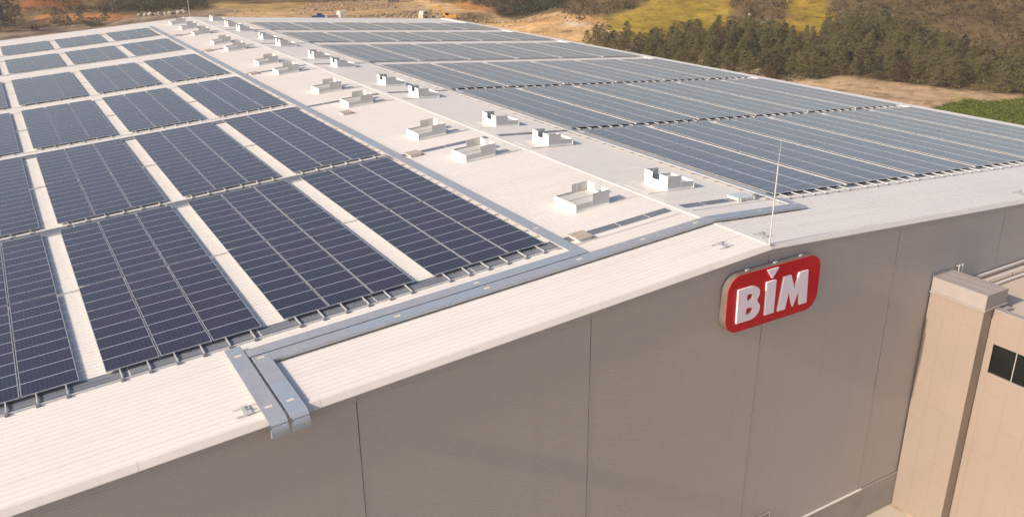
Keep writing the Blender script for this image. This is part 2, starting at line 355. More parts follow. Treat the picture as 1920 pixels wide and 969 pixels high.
# ---------------------------------------------------------------- warehouse
EAVE = 45.9; LEN = 125.7
wh = empty('warehouse', (0, LEN/2, 0), 'huge low-pitched white roofed warehouse with warm grey ribbed gable wall', 'building')
def rib_profile(y0, y1, pitch=.3, hgt=.029):
    pts = []; y = y0
    while y < y1-1e-6:
        pts += [(y, 0), (y+.195, 0), (y+.220, hgt), (y+.262, hgt)]; y += pitch
        pts += [(y-.008, 0)]
    return pts
def corrugated(x0, x1, y0, y1, lift, segs):
    mb = MB(); pr = rib_profile(y0, y1); n = len(pr); xs = np.linspace(x0, x1, segs+1)
    for x in xs: mb.v += [S(float(x), a, b+lift) for a, b in pr]
    for i in range(segs):
        for j in range(n-1): mb.f.append((i*n+j, (i+1)*n+j, (i+1)*n+j+1, i*n+j+1)); mb.mi.append(0)
    return mb
for sgn in (-1, 1):
    o = corrugated(0, sgn*EAVE, -.02, LEN-.1, 0, 6).build('roof_sheet', M['roof'], wh, recalc=False)
    tag(o, 'sunlit left roof slope of white ribbed steel' if sgn < 0 else 'right roof slope of white ribbed steel, slightly darker')
    if sgn > 0: pass
    else:
        o.data.flip_normals()
# ridge cap, folded plates on both slopes
mb = MB()
for sgn, wd in ((-1, .10), (1, .42)):
    a = [S(0, .1, .036), S(sgn*wd, .1, .033), S(sgn*(wd+.012), .1, .01)]; b = [S(0, LEN, .036), S(sgn*wd, LEN, .033), S(sgn*(wd+.012), LEN, .01)]
    mb.face([a[0], a[1], b[1], b[0]]); mb.face([a[1], a[2], b[2], b[1]])
mb.build('ridge_cap', M['roof'], wh)
# verge flashing on the gable, one length per bay, gently tilted outward
SEAM = [-45.9, -41.0, -30.8, -20.4, -10.15, -.05, 9.6, 19.2, 29.0, 38.8, 45.9]
def verge(x0, x1, Yo, Yi, sg):
    mb = MB()
    prof = [(Yi, .035), (Yi-sg*.03, .062), (Yi-sg*.16, .058), (Yo+sg*.01, -.125), (Yo, -.14), (Yo, -.165)]
    for j in range(len(prof)-1):
        (ya, za), (yb, zb) = prof[j], prof[j+1]
        mb.face([S(x0, ya, za), S(x1, ya, za), S(x1, yb, zb), S(x0, yb, zb)])
    return mb
vx = [-45.9, -39.7, -33.7, -27.7, -21.7, -15.7, -9.7, -3.7, 0, 5.7, 11.7, 17.7, 23.7, 29.7, 35.7, 41.7, 45.9]
for i in range(len(vx)-1):
    verge(vx[i]+.004, vx[i+1]-.004, -.16, .17, -1 if False else 1).build('verge_flashing', M['cap'], wh)
for i in range(len(vx)-1):
    verge(vx[i]+.004, vx[i+1]-.004, LEN+.17, LEN-.2, -1).build('verge_flashing', M['cap'], wh)
for i in range(len(SEAM)-1):
    x0, x1 = SEAM[i], SEAM[i+1]
    if x0 < 0 < x1 and x0 < -.2: pass
    mb = MB(); mb.box(x0+.003, x1-.003, -.115, -.02, -.42, -.12, fn=S)
    mb.build('edge_trim', M['trim'], wh)
# gable wall: bays of finely ribbed panels with recessed joints
def topz(x): return H-SL*abs(x)-.36
PZ = 2.38
def ribbed_bay(x0, x1, Yf, sg, z0, pitch=.11, dep=.007):
    mb = MB(); zt = max(topz(x0), topz(x1)); z = z0
    def span(zz):
        # interval of x inside [x0,x1] with topz(x) >= zz
        lim = max(0.0, (H-.36-zz)/SL)
        a, b = max(x0, -lim), min(x1, lim)
        return (a, b) if b > a else None
    while z < zt:
        lv = [(z, 0), (z+pitch*.80, 0), (z+pitch*.86, dep), (z+pitch*.97, dep), (z+pitch, 0)]
        for (za, ya), (zb, yb) in zip(lv, lv[1:]):
            sa = span(za); sb = span(zb)
            if sa and not sb: sb = ((sa[0]+sa[1])/2,)*2
            if sa: mb.face([(sa[0], Yf+sg*ya, za), (sa[1], Yf+sg*ya, za), (sb[1], Yf+sg*yb, zb), (sb[0], Yf+sg*yb, zb)])
        z += pitch
    return mb
for i in range(len(SEAM)-1):
    ribbed_bay(SEAM[i]+.022, SEAM[i+1]-.022, -.04, 1, PZ).build('wall_panel', M['wall'], wh, recalc=False)
for x in SEAM[1:-1]:
    mb = MB(); mb.box(x+.004, x+.022, -.046, -.034, PZ, topz(x)+.02); mb.build('joint_strip', M['trim'], wh)
mb = MB(); mb.prism([(-45.85, .0), (45.85, .0), (45.85, topz(45.9)), (0, topz(0)+.2), (-45.85, topz(45.9))], -.005, .10, 'xz'); mb.build('gable_backing', M['seam'], wh)
mb = MB(); mb.box(-45.9, 45.9, -.10, -.007, 0, PZ-.06); mb.build('plinth', M['plinth'], wh)
mb = MB(); mb.box(-45.9, 9.85, -.16, -.008, PZ-.058, PZ-.004); mb.build('base_trim', M['cap'], wh)
mb = MB(); mb.box(-1.9, 2.05, -.085, -.062, .05, 3.85); dr = mb.build('dock_door', M['door'], wh)
mb = MB(); mb.box(-2.0, 2.15, -.12, -.066, 3.852, 3.92); mb.box(2.052, 2.13, -.12, -.066, .05, 3.85); mb.box(-2.0, -1.902, -.12, -.066, .05, 3.85); mb.build('door_frame', M['winf'], wh)
for sgn in (-1, 1):
    mb = MB(); mb.box(min(sgn*45.55, sgn*45.8), max(sgn*45.55, sgn*45.8), .12, LEN-.14, 0, topz(45.9)+.02); mb.build('side_wall', M['side'], wh)
    mb = MB()   # eave gutter
    x0, x1 = sorted((sgn*45.62, sgn*46.75)); mb.box(x0, x1, .05, LEN-.02, H-SL*45.9-.34, H-SL*45.9+.14)
    mb.build('eave_gutter', M['cap'], wh)
mb = MB(); mb.prism([(-45.8, 0), (45.8, 0), (45.8, topz(45.9)), (0, topz(0)), (-45.8, topz(45.9))], LEN-.12, LEN, 'xz'); mb.build('rear_wall', M['side'], wh)
# translucent skylight strips across the bays
SKY = [6.28, 25.48, 44.98, 64.78, 85.18, 103.48]
for k, y in enumerate(SKY):
    for sgn in (-1, 1):
        xs = [.42, 1.9, 3.75, 5.55, 7.4, 12.2, 17, 22, 27, 32, 37, 42] if k < 3 else [.42, 3.9, 7.4]
        for a, b in zip(xs, xs[1:]):
            o = corrugated(sgn*(a+.03), sgn*(b-.03), y-(.3 if a > 7 and k == 0 else 0), y+(1.2 if a > 7 and k > 0 else .60), .012, 1).build('skylight', M['sky'], wh, recalc=False)
            if sgn < 0: o.data.flip_normals()
# thin lap lines in the sheeting (raised laps)
for y in (5.75, 9.25, 21.45, 28.6, 42.2, 49.3):
    for sgn in (-1, 1):
        mb = MB(); x0, x1 = sorted((sgn*.37, sgn*(7.0 if y < 6 else 2.0))); mb.box(x0, x1, y, y+.035, .030, .052, fn=S); mb.build('sheet_lap', M['cap'], wh)

# ---------------------------------------------------------------- solar arrays
LP = 2.0; PWX = 1.945; FR = .024
def panel_mesh(wy):
    mb = MB(); a, b = PWX/2, wy/2; t = .0; zb = -.038
    o = [(-a, -b), (a, -b), (a, b), (-a, b)]; i = [(-a+FR, -b+FR), (a-FR, -b+FR), (a-FR, b-FR), (-a+FR, b-FR)]
    for k in range(4):
        q = (k+1) % 4
        mb.face([(*o[k], t), (*o[q], t), (*i[q], t), (*i[k], t)], 1)
        mb.face([(*i[k], t), (*i[q], t), (*i[q], t-.003), (*i[k], t-.003)], 1)
        mb.face([(*o[k], zb), (*o[q], zb), (*o[q], t), (*o[k], t)], 1)
    mb.face([(*p, t-.003) for p in i], 0, uv=[(0, 0), (1, 0), (1, 1), (0, 1)])
    mb.face([(*p, zb) for p in reversed(o)], 1)
    return mb
PM = {}
def get_panel(wy):
    k = round(wy, 3)
    if k not in PM: PM[k] = panel_mesh(k).mesh('solar_panel', [M['glass'], M['frame']], recalc=False)
    return PM[k]
PH = .19
foot_mb = MB(); foot_mb.box(-.07, .07, -.05, .05, .034, .07); foot_mb.box(-.03, .03, -.03, .03, .07, .15); foot_mb.box(-.055, .055, -.05, .02, .10, .165)
foot_me = foot_mb.mesh('foot', [M['clamp']])
cab_rng = random.Random(3)
def array(side, x_in, y0, y1, row, strip, individual, gap):
    L = y1-y0; dgap = (.11 if side == 'left' else .06) if L > 14 else 0
    n = int(round((L-dgap)/1.044)); n -= n % 2
    pitch = (L-dgap)/n; wy = pitch-.016
    sgn = -1 if side == 'left' else 1
    xc = sgn*(x_in+1.5*LP)
    lab = f"dark blue solar array {side} of the ridge, {ORD[row]} row from the front, {ORD[strip]} strip out"
    root = empty('solar_array', (xc, y0, H-SL*abs(xc)), lab, 'solar array', f'solar arrays on the {side} roof slope', (0, sgn*TH, 0))
    pos = []
    for c in range(3):
        for r in range(n):
            pos.append(((c-1)*LP, (r+.5)*pitch+(dgap if r >= n/2 else 0)))
    me_ = get_panel(wy)
    if individual:
        for (x, y) in pos: link('solar_panel', me_, root, (x, y, PH))
    else:
        pb = panel_mesh(round(wy, 3)); mb = MB()
        for (x, y) in pos:
            i = len(mb.v); fi = len(mb.f); mb.v += [(a+x, b+y, c_+PH) for a, b, c_ in pb.v]; mb.f += [tuple(j+i for j in f) for f in pb.f]; mb.mi += pb.mi
            for q, u in pb.uv.items(): mb.uv[fi+q] = u
        o = link('solar_panels', mb.mesh('solar_panels', [M['glass'], M['frame']], recalc=False), root); o['kind'] = 'stuff'
    out = .78 if row == 0 else .5
    if individual:
        rm = MB(); rm.box(-.022, .022, -out, L+.05, PH-.105, PH-.042); rme = rm.mesh('rail', [M['rail']])
        for c in range(3):
            for s_ in (-.5, .5): link('rail', rme, root, ((c-1)*LP+s_, 0, 0))
        half = (3*LP+gap)/2; off = -sgn*0
        bm_ = MB(); bm_.box(-half+.003, half-.003, -.03, .03, PH-.145, PH-.107); bme = bm_.mesh('cross_beam', [M['rail']])
        for y in (-out+.05, L/2, L-.2): link('cross_beam', bme, root, (0, y, 0))
        if row < 2:
            for c in range(3):
                for s_ in (-.5, .5): link('foot', foot_me, root, ((c-1)*LP+s_, -out-.02, -.04))
        if row == 0:
            for c in range(3):      # loose string cables under the front edge
                cb = MB(); x0 = (c-1)*LP-.5+cab_rng.uniform(-.1, .1); pts = []
                ln = cab_rng.uniform(.5, .95)
                for t in range(9):
                    u = t/8; pts.append((x0+u*ln, -.05-.12*math.sin(u*3.1), PH-.06-.16*math.sin(u*math.pi)*cab_rng.uniform(.8, 1.1)))
                for p, q in zip(pts, pts[1:]): cb.tube(p, q, .013, n=5, cap=False)
                cb.build('cable', M['cable'], None).parent = root
    if side == 'right' and strip > 0:
        ch = MB(); ch.box(-.08, .08, .02, L-.02, .03, .165)
        link('cable_channel', ch.mesh('cable_channel', [M['cap']]), root, (-1.5*LP-.30, 0, 0))
    if not individual:
        bm_ = MB(); half = (3*LP+gap)/2; bm_.box(-half+.003, half-.003, -.04, .04, PH-.18, PH-.06); bme = bm_.mesh('cross_beam', [M['rail']])
        for y in (-.31, L-.26): link('cross_beam', bme, root, (0, y, 0))
    return root
LB = [(6.44, 25.37), (26.64, 45.18), (47.09, 63.82), (66.88, 83.34), (89.05, 101.07), (106.24, 116.34)]
RB = [(5.95, 24.46), (25.74, 43.68), (45.27, 62.14), (65.2, 81.6), (85.9, 97.8), (102.6, 114.0)]
for r, (a, b) in enumerate(LB):
    for k in range(5): array('left', 8.07+k*6.855, a+.24, b+.24, r, k, r < 4 and k < 4, .855)
for r, (a, b) in enumerate(RB):
    for k in range(6): array('right', 6.80+k*6.527, a+.24, b+.24, r, k, r < 3, .527)

# ---------------------------------------------------------------- cable trays
def tray_body(x0, x1, y0, y1):
    mb = MB(); mb.box(x0+.02, x1-.02, y0+.02, y1-.02, .10, .188, fn=S); return mb
def lid(root, x0, x1, y0, y1):
    mb = MB(); mb.box(x0, x1, y0, y1, .19, .20, fn=S)
    e = .012
    mb.box(x0, x1, y0-.001, y0+.008, .155, .189, fn=S); mb.box(x0, x1, y1-.008, y1+.001, .155, .189, fn=S)
    return mb.build('lid', M['galv'], root)
def sticker(root, x, y):
    mb = MB(); mb.box(x-.13, x+.13, y-.07, y+.07, .201, .206, fn=S); mb.build('sticker', M['sticker'], root)
def tray_run_x(root, xs, y0, y1, step=3.0):
    for a, b in zip(xs, xs[1:]):
        tray_body(a, b, y0, y1).build('trough', M['rail'], root)
        n = max(1, int(round((b-a)/step)))
        for i in range(n): lid(root, a+(b-a)*i/n+.003, a+(b-a)*(i+1)/n-.003, y0, y1)
    x = xs[0]+.6
    while x < xs[-1]:
        mb = MB(); mb.box(x-.03, x+.03, y0+.03, y1-.03, .034, .10, fn=S); mb.build('support', M['clamp'], root); x += 1.5
def tray_run_y(root, x0, x1, ys, step=3.0):
    for a, b in zip(ys, ys[1:]):
        tray_body(x0, x1, a, b).build('trough', M['rail'], root)
        n = max(1, int(round((b-a)/step)))
        for i in range(n):
            mb = MB(); ya = a+(b-a)*i/n+.003; yb = a+(b-a)*(i+1)/n-.003
            mb.box(x0, x1, ya, yb, .19, .20, fn=S); mb.box(x0-.001, x0+.008, ya, yb, .155, .189, fn=S); mb.box(x1-.008, x1+.001, ya, yb, .155, .189, fn=S)
            mb.build('lid', M['galv'], root)
    y = ys[0]+.5
    while y < min(ys[-1], 60):
        mb = MB(); mb.box(x0+.03, x1-.03, y-.03, y+.03, .034, .10, fn=S); mb.build('support', M['clamp'], root)
        if len(ys) == 2 and ys[1] > 60:
            mb = MB(); mb.box(x0-.16, x0-.02, y-.02, y+.03, .034, .06, fn=S); mb.build('bracket', M['hatch'], root)
        y += 1.0 if y < 30 else 2
def tray_drop(root, x0, x1):
    # ribbed bend over the verge
    zb = H-SL*abs((x0+x1)/2)
    n = 10; R_ = .42; y_c = -.30; nx_ = 24
    mb = MB(); xs_ = [x0+(x1-x0)*i/nx_ for i in range(nx_+1)]
    rows = []
    for i, x in enumerate(xs_):
        r = R_+(.005 if i % 2 else 0); pr = [(y_c, .19+r-R_)]+[(y_c-r*math.sin(k/n*math.pi*.5), .20-R_+r*math.cos(k/n*math.pi*.5)) for k in range(n+1)]+[(y_c-r, -.34), (y_c-R_+.08, -.34), (y_c-R_+.08, .09), (y_c, .09)]
        rows.append(len(mb.v)); mb.v += [(x, y, H-SL*abs(x)+z) for y, z in pr]; kk = len(pr)
    for i in range(nx_):
        for j in range(kk): mb.f.append((rows[i]+j, rows[i+1]+j, rows[i+1]+(j+1) % kk, rows[i]+(j+1) % kk)); mb.mi.append(0)
    for r0 in (rows[0], rows[-1]):
        c_ = r0+kk-2
        for j in range(kk-1):
            if j not in (kk-2, kk-3): mb.f.append((r0+j, r0+j+1, c_)); mb.mi.append(0)
        mb.f.append((r0, c_, r0+kk-1)); mb.mi.append(0)
    mb.build('bend', M['galv'], root)
    return
    mb = MB(); prof = []
    for i in range(n+1):
        t = i/n*math.pi*.5; r = R_+(.005 if i % 2 else 0); prof.append((y_c-r*math.sin(t), .20-R_+r*math.cos(t)))
    prof.append((y_c-R_, -.30))
    inner = [(y_c-R_+.09, -.30), (y_c-R_+.09, .1), (y_c, .10)]
    poly = prof+inner
    k = len(poly); i0 = len(mb.v)
    for x in (x0, x1): mb.v += [(x, y, H-SL*abs(x)+z) for y, z in poly]
    for j in range(k): mb.f.append((i0+j, i0+k+j, i0+k+(j+1) % k, i0+(j+1) % k)); mb.mi.append(0)
    for b_ in (0, k):
        for j in range(n+1): mb.face([mb.v[i0+b_+j], mb.v[i0+b_+j+1], mb.v[i0+b_+k-2]])
        mb.face([mb.v[i0+b_+n+1], mb.v[i0+b_+n+2], mb.v[i0+b_+k-2]]); mb.face([mb.v[i0+b_], mb.v[i0+b_+k-2], mb.v[i0+b_+k-1]])
    mb.build('bend', M['galv'], root)
t1 = empty('cable_tray', (-8, 3.9, H-SL*8), 'front grey covered cable tray crossing the ridge and turning down over the verge', 'cable tray')
tray_run_x(t1, [-22.26, 0], 3.60, 4.28); tray_run_x(t1, [0, 6.05], 3.60, 4.28)
tray_run_y(t1, -22.90, -22.27, [-.30, 4.28], 2.2); tray_drop(t1, -22.90, -22.27)
for x, y in ((-22.6, 4.05), (-22.6, .41), (-17.0, 3.95), (-12.8, 3.95), (-7.95, 3.95), (-4.3, 3.95), (-1.0, 3.95), (3.4, 3.95)): sticker(t1, x, y)
t2 = empty('cable_tray', (-15, 4.7, H-SL*15), 'grey covered cable tray just behind the front one, ending in the left drop', 'cable tray')
tray_run_x(t2, [-22.97, -7.76], 4.36, 5.02)
tray_run_y(t2, -23.63, -23.01, [-.30, 5.5], 2.2); tray_drop(t2, -23.63, -23.01)
for x, y in ((-23.3, 4.7), (-23.35, .45), (-12.9, 4.7)): sticker(t2, x, y)
t3 = empty('cable_tray', (-7.45, 40, H-SL*7.45), 'long lavender grey cable tray running back beside the left arrays', 'cable tray')
tray_run_y(t3, -7.75, -7.15, [4.36, 118]); sticker(t3, -7.43, 8.5)
t4 = empty('cable_tray', (6.4, 40, H-SL*6.4), 'pale cable tray running back beside the right arrays', 'cable tray')
tray_run_y(t4, 6.06, 6.58, [3.60, 5.4], 2); tray_run_y(t4, 6.08, 6.40, [5.41, 115], 3); sticker(t4, 6.35, 4.2)

# ---------------------------------------------------------------- roof vents
def vent_parts(sgn):
    # built for the right slope (tall notched end at x=1.85 facing the ridge), mirrored for the left
    x0, x1 = (1.85, 3.78) if sgn > 0 else (2.28, 4.40)
    y0, y1 = -1.0, 1.0; lo = .44; hi = .84; xm = x0+(x1-x0)*.50
    f = lambda x, y, z: (sgn*x, y, H-SL*abs(x)+z)
    P = {}
    mb = MB(); mb.box(x0-.05, x1+.05, y0-.06, y1+.06, .030, .055, fn=f); mb.box(x0, x1, y0, y1, .055, .16, fn=f); P['base'] = (mb, 'vent')
    for nm, yy in (('side_plate', y0), ('side_plate.', y1-.03)):
        mb = MB()
        for a, b, h_ in ((x0, xm, hi), (xm, x1, lo)):
            mb.box(a, b, yy, yy+.03, .16, h_, fn=f)
        mb.box(xm-.02, xm+.02, yy-.012, yy-.001, .16, hi, fn=f) if yy == y0 else None
        for q in (.33, .66): mb.box(x0+(xm-x0)*q-.02, x0+(xm-x0)*q+.02, yy+(-.02 if yy == y1-.03 else .031), yy+(-.001 if yy == y1-.03 else .05), .2, hi-.02, fn=f)
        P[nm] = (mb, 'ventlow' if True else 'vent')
    mb = MB()   # notched end plate towards the ridge
    mb.box(x0-.03, x0-.001, y0, -.30, .055, hi, fn=f); mb.box(x0-.03, x0-.001, .32, y1, .055, hi, fn=f); mb.box(x0-.03, x0-.001, -.30, .32, .055, .46, fn=f)
    P['notched_plate'] = (mb, 'vent')
    mb = MB()
    poly = [(-1.03, 0.03), (1.03, .03), (1.03, lo-.10), (.96, lo+.02), (-.92, lo+.02), (-1.03, lo-.06)]
    i = len(mb.v)
    for xx in (x1+.001, x1+.035): mb.v += [f(xx, a, b) for a, b in poly]
    n = len(poly); mb.f += [tuple(range(n)), tuple(range(2*n-1, n-1, -1))]+[(k, n+k, n+(k+1) % n, (k+1) % n) for k in range(n)]; mb.mi += [0]*(n+2)
    P['end_plate'] = (mb, 'vent')
    mb = MB()   # twin flaps lying open, split by a bar along the middle
    mb.box(x0+.05, x1-.05, y0+.05, -.03, .30, .34, fn=f); mb.box(x0+.05, x1-.05, .03, y1-.05, .30, .34, fn=f); mb.box(x0+.05, x1-.05, -.025, .025, .28, .37, fn=f)
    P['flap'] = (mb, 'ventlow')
    # apron up to the ridge
    mb = MB(); mb.box(.38, x0-.06, y0-.06, y1+.06, .036, .048, fn=f)
    P['apron'] = (mb, 'cap')
    return P, x0, x1
VY_L = [10.3, 22.5, 29.6, 43.2, 50.6, 62.9, 70.0, 83.4, 90.6, 102.1, 110.4, 118.2]
VY_R = [10.35, 22.45, 29.5, 42.9, 50.0, 62.8, 70.2, 82.8, 90.4, 102.0, 108.7, 118.5]
for sgn, VY, nm in ((-1, VY_L, 'left'), (1, VY_R, 'right')):
    P, x0, x1 = vent_parts(sgn); xc = sgn*(x0+x1)/2; zb = H-SL*abs(xc)
    meshes = [(k.rstrip('.'), mb.mesh(k.rstrip('.'), [M[mt]], off=(xc, 0, zb))) for k, (mb, mt) in P.items()]
    for i, y in enumerate(VY):
        root = empty('roof_vent', (xc, y, zb), f'white metal smoke vent {nm} of the ridge, {ORD[i]} from the front', 'roof vent', f'smoke vents {nm} of the ridge')
        for k, me_ in meshes: link(k, me_, root)

# ---------------------------------------------------------------- roof hatches, rods, anchors
for i, (x, y) in enumerate(((-6.2, 6.35), (-6.3, 25.45), (-5.4, 40.3), (-6.2, 64.8), (-6.2, 85.2), (-6.2, 103.6))):
    root = empty('roof_hatch', S(x, y, 0), f'small tan access hatch on the roof left of the ridge, {ORD[i]} from the front', 'roof hatch', 'tan roof hatches')
    mb = MB(); mb.box(x-.38, x+.38, y-.42, y+.42, .03, .15, fn=S); mb.build('kerb', M['cap'], root)
    mb = MB(); mb.box(x-.44, x+.44, y-.48, y+.48, .152, .185, fn=S); mb.build('lid', M['hatch'], root)
    mb = MB(); mb.box(x+.445, x+.50, y-.52, y-.46, .04, .18, fn=S); mb.build('latch', M['clamp'], root)
x, y = 4.75, 6.58
root = empty('roof_hatch', S(x, y, 0), 'pale translucent roof hatch on the skylight strip right of the ridge', 'roof hatch')
mb = MB(); mb.box(x-.62, x+.62, y-.42, y+.42, .03, .16, fn=S); mb.build('kerb', M['cap'], root)
mb = MB(); mb.box(x-.66, x+.66, y-.46, y+.46, .162, .20, fn=S); mb.build('lid', M['dome'], root)
for dx in (-.5, .5):
    mb = MB(); mb.box(x+dx-.05, x+dx+.05, y-.53, y-.465, .05, .19, fn=S); mb.build('latch', M['rail'], root)
def rod(x, y, lab):
    b = S(x, y, 0); root = empty('lightning_rod', b, lab, 'lightning rod', 'lightning rods on the ridge')
    mb = MB(); mb.tube((x, y, b[2]-.02), (x+.03, y, b[2]+3.82), .034, .030, 10); mb.build('mast', M['rail'], root)
    mb = MB(); mb.tube((x+.03, y, b[2]+3.80), (x+.05, y, b[2]+4.95), .011, .008, 6); mb.build('tip', M['rail'], root)
    mb = MB(); mb.box(x-.11, x+.11, y-.11, y+.11, b[2]+.06, b[2]+.085); mb.build('base_plate', M['rail'], root)
rod(-.05, .02, 'tall thin lightning rod at the ridge end above the red sign')
rod(0, LEN-.3, 'thin lightning rod at the far end of the ridge')
def anchor(x, y, lab):
    root = empty('roof_anchor', S(x, y, 0), lab, 'roof anchor', 'steel fall-arrest anchors near the verge')
    for dy in (-.26, .26):
        mb = MB(); mb.box(x-.42, x+.42, y+dy-.02, y+dy+.02, .035, .065, fn=S); mb.build('rail', M['rail'], root)
    mb = MB(); mb.box(x-.14, x+.14, y-.30, y+.30, .066, .082, fn=S); mb.build('plate', M['rail'], root)
    mb = MB(); p = S(x, y, 0); mb.tube((x, y, p[2]+.08), (x, y, p[2]+.19), .035, .03, 8); mb.box(x-.05, x+.05, y-.05, y+.05, p[2]+.19, p[2]+.21); mb.build('post', M['clamp'], root)
anchor(-24.0, .92, 'small steel roof anchor left of the cable tray drop')
anchor(-1.75, 1.3, 'small steel roof anchor just left of the ridge by the lightning rod')
anchor(.72, 1.15, 'small steel roof anchor just right of the ridge by the lightning rod')
anchor(22.2, .94, 'small steel roof anchor far right on the verge')

# ---------------------------------------------------------------- sign
sg = empty('sign', (.07, -.04, H-3.7), 'red rounded sign with raised white letters BİM on the gable wall', 'sign')
def rrect(x0, x1, z0, z1, r, n=8):
    pts = []
    for cx, cz, a0 in ((x1-r, z0+r, -90), (x1-r, z1-r, 0), (x0+r, z1-r, 90), (x0+r, z0+r, 180)):
        for k in range(n+1):
            t = math.radians(a0+90*k/n); pts.append((cx+r*math.cos(t), H+cz+r*math.sin(t)))
    return pts
mb = MB(); mb.prism(rrect(-2.95, 3.08, -3.68, -.84, .78), -.46, -.068, 'xz'); mb.build('case', M['case'], sg)
rim = MB(); o_ = rrect(-2.95, 3.08, -3.68, -.84, .78); i_ = rrect(-2.90, 3.03, -3.63, -.89, .73)
n = len(o_)
for k in range(n):
    q = (k+1) % n
    rim.face([(o_[k][0], -.495, o_[k][1]), (o_[q][0], -.495, o_[q][1]), (i_[q][0], -.495, i_[q][1]), (i_[k][0], -.495, i_[k][1])])
    rim.face([(o_[k][0], -.495, o_[k][1]), (o_[q][0], -.495, o_[q][1]), (o_[q][0], -.461, o_[q][1]), (o_[k][0], -.461, o_[k][1])])
    rim.face([(i_[k][0], -.495, i_[k][1]), (i_[q][0], -.495, i_[q][1]), (i_[q][0], -.47, i_[q][1]), (i_[k][0], -.47, i_[k][1])])
rim.build('rim', M['red'], sg)
mb = MB(); mb.prism(rrect(-2.899, 3.029, -3.629, -.891, .729), -.485, -.462, 'xz'); mb.build('face', M['red'], sg)
for k, x in enumerate((-1.6, .2, 1.9)):
    mb = MB(); mb.box(x-.09, x+.09, -.30, -.18, H-.838, H-.78); mb.build('lamp_bracket', M['rail'], sg)
import bmesh
from mathutils.geometry import tessellate_polygon
def letter(name, outer, holes=()):
    # extruded letter: filled front plus returns
    bm = bmesh.new(); loops = []
    for lp_ in (outer,)+tuple(holes):
        vs = [bm.verts.new((x, -.575, H+z)) for x, z in lp_]; es = [bm.edges.new((vs[i], vs[(i+1) % len(vs)])) for i in range(len(vs))]; loops.append((vs, es))
    flat = [v for vs, _ in loops for v in vs]
    for tri in tessellate_polygon([[Vector((v.co.x, v.co.z, 0)) for v in vs] for vs, _ in loops]): bm.faces.new([flat[i] for i in tri])
    for f in bm.faces: f.material_index = 0
    for vs, es in loops:
        b = [bm.verts.new((v.co.x, -.487, v.co.z)) for v in vs]
        for i in range(len(vs)):
            q = (i+1) % len(vs); f = bm.faces.new((vs[i], vs[q], b[q], b[i])); f.material_index = 1
    bmesh.ops.recalc_face_normals(bm, faces=bm.faces)
    me_ = bpy.data.meshes.new(name); bm.to_mesh(me_); bm.free(); me_.materials.append(M['lface']); me_.materials.append(M['lside'])
    o = link(name, me_, sg); o.matrix_parent_inverse = Matrix.Translation(-sg.location); return o
def arc(cx, cz, rx, rz, a0, a1, n=9): return [(cx+rx*math.cos(math.radians(a0+(a1-a0)*k/n)), cz+rz*math.sin(math.radians(a0+(a1-a0)*k/n))) for k in range(n+1)]
B = [(-2.33, -3.2), (-1.52, -3.2)]+arc(-1.52, -2.72, .62, .48, -90, 48)+arc(-1.55, -1.94, .55, .43, -38, 90)+[(-2.38, -1.51)]
h1 = [(-1.80, -1.86), (-1.62, -1.86)]+arc(-1.60, -2.01, .17, .15, 88, -88, 6)+[(-1.80, -2.16)]
h2 = [(-1.78, -2.55), (-1.58, -2.55)]+arc(-1.56, -2.71, .20, .16, 88, -88, 6)+[(-1.78, -2.87)]
letter('letter_b', B, (h1, h2))
letter('letter_i', [(-.53, -3.21), (.06, -3.21), (.02, -1.53), (-.59, -1.53)])
letter('letter_i_dot', [(-.62, -.93), (.10, -.93), (-.26, -1.40)])
letter('letter_m', [(.32, -3.22), (.82, -3.22), (.95, -2.35), (1.33, -3.22), (1.66, -2.4), (1.78, -3.22), (2.29, -3.22), (2.15, -1.51), (1.56, -1.51), (1.33, -2.28), (1.0, -1.51), (.52, -1.51)])

# ---------------------------------------------------------------- stair tower and annex on the right
tw = empty('stair_tower', (14.05, -1.7, 0), 'slim beige clad tower standing against the gable wall', 'tower')
TX0, TX1, TY = 13.12, 15.0, -3.25; TZ = H-4.45
mb = MB(); mb.box(TX0+.03, TX1-.03, TY+.03, -.12, 0, TZ-.9); mb.build('core', M['joint'], tw)
zr = [0.02]+[TZ-.9-1.12*k for k in range(12, -1, -1)]
ycs = [TY, TY+1.07, TY+2.12, -.125]
for a, b in zip(zr, zr[1:]):
    for ya, yb in zip(ycs, ycs[1:]):
        mb = MB(); mb.box(TX0, TX0+.028, ya+.0018, yb-.0018, a+.0018, b-.0018); mb.build('cladding_panel', M['clad'], tw)
    mb = MB(); mb.box(TX0+.03, TX1, TY, TY+.028, a+.004, b-.004); mb.build('cladding_panel', M['clad'], tw)
    mb = MB(); mb.box(TX1-.028, TX1, TY+.03, -.125, a+.004, b-.004); mb.build('cladding_panel', M['clad'], tw)
mb = MB(); mb.box(TX0-.10, TX1+.10, TY-.10, -.121, TZ-.895, TZ-.80); mb.build('cornice', M['cladcap'], tw)
mb = MB(); mb.box(TX0-.01, TX1+.01, TY-.01, -.122, TZ-.798, TZ-.02); mb.build('crown', M['cladcap'], tw)
for k in range(6):
    x = TX0-.01+k*(TX1-TX0+.02)/6; mb = MB(); mb.box(x+.006, x+(TX1-TX0+.02)/6-.006, TY-.012, -.124, TZ-.018, TZ+(.004 if k % 2 else .012)); mb.build('roof_sheet', M['cladcap'], tw)
mb = MB(); mb.box(TX0-.02, TX1-.1, -.123, -.10, TZ+.005, TZ+.10); mb.build('wall_flashing', M['trim'], tw)
lb = empty('ladder_bracket', (15.35, -.3, TZ-.3), 'small grey steel ladder bracket behind the beige tower', 'ladder')
for x in (15.2, 15.5):
    mb = MB(); mb.box(x-.025, x+.025, -.30, -.25, TZ-1.2, TZ+.35); mb.build('stile', M['rail'], lb)
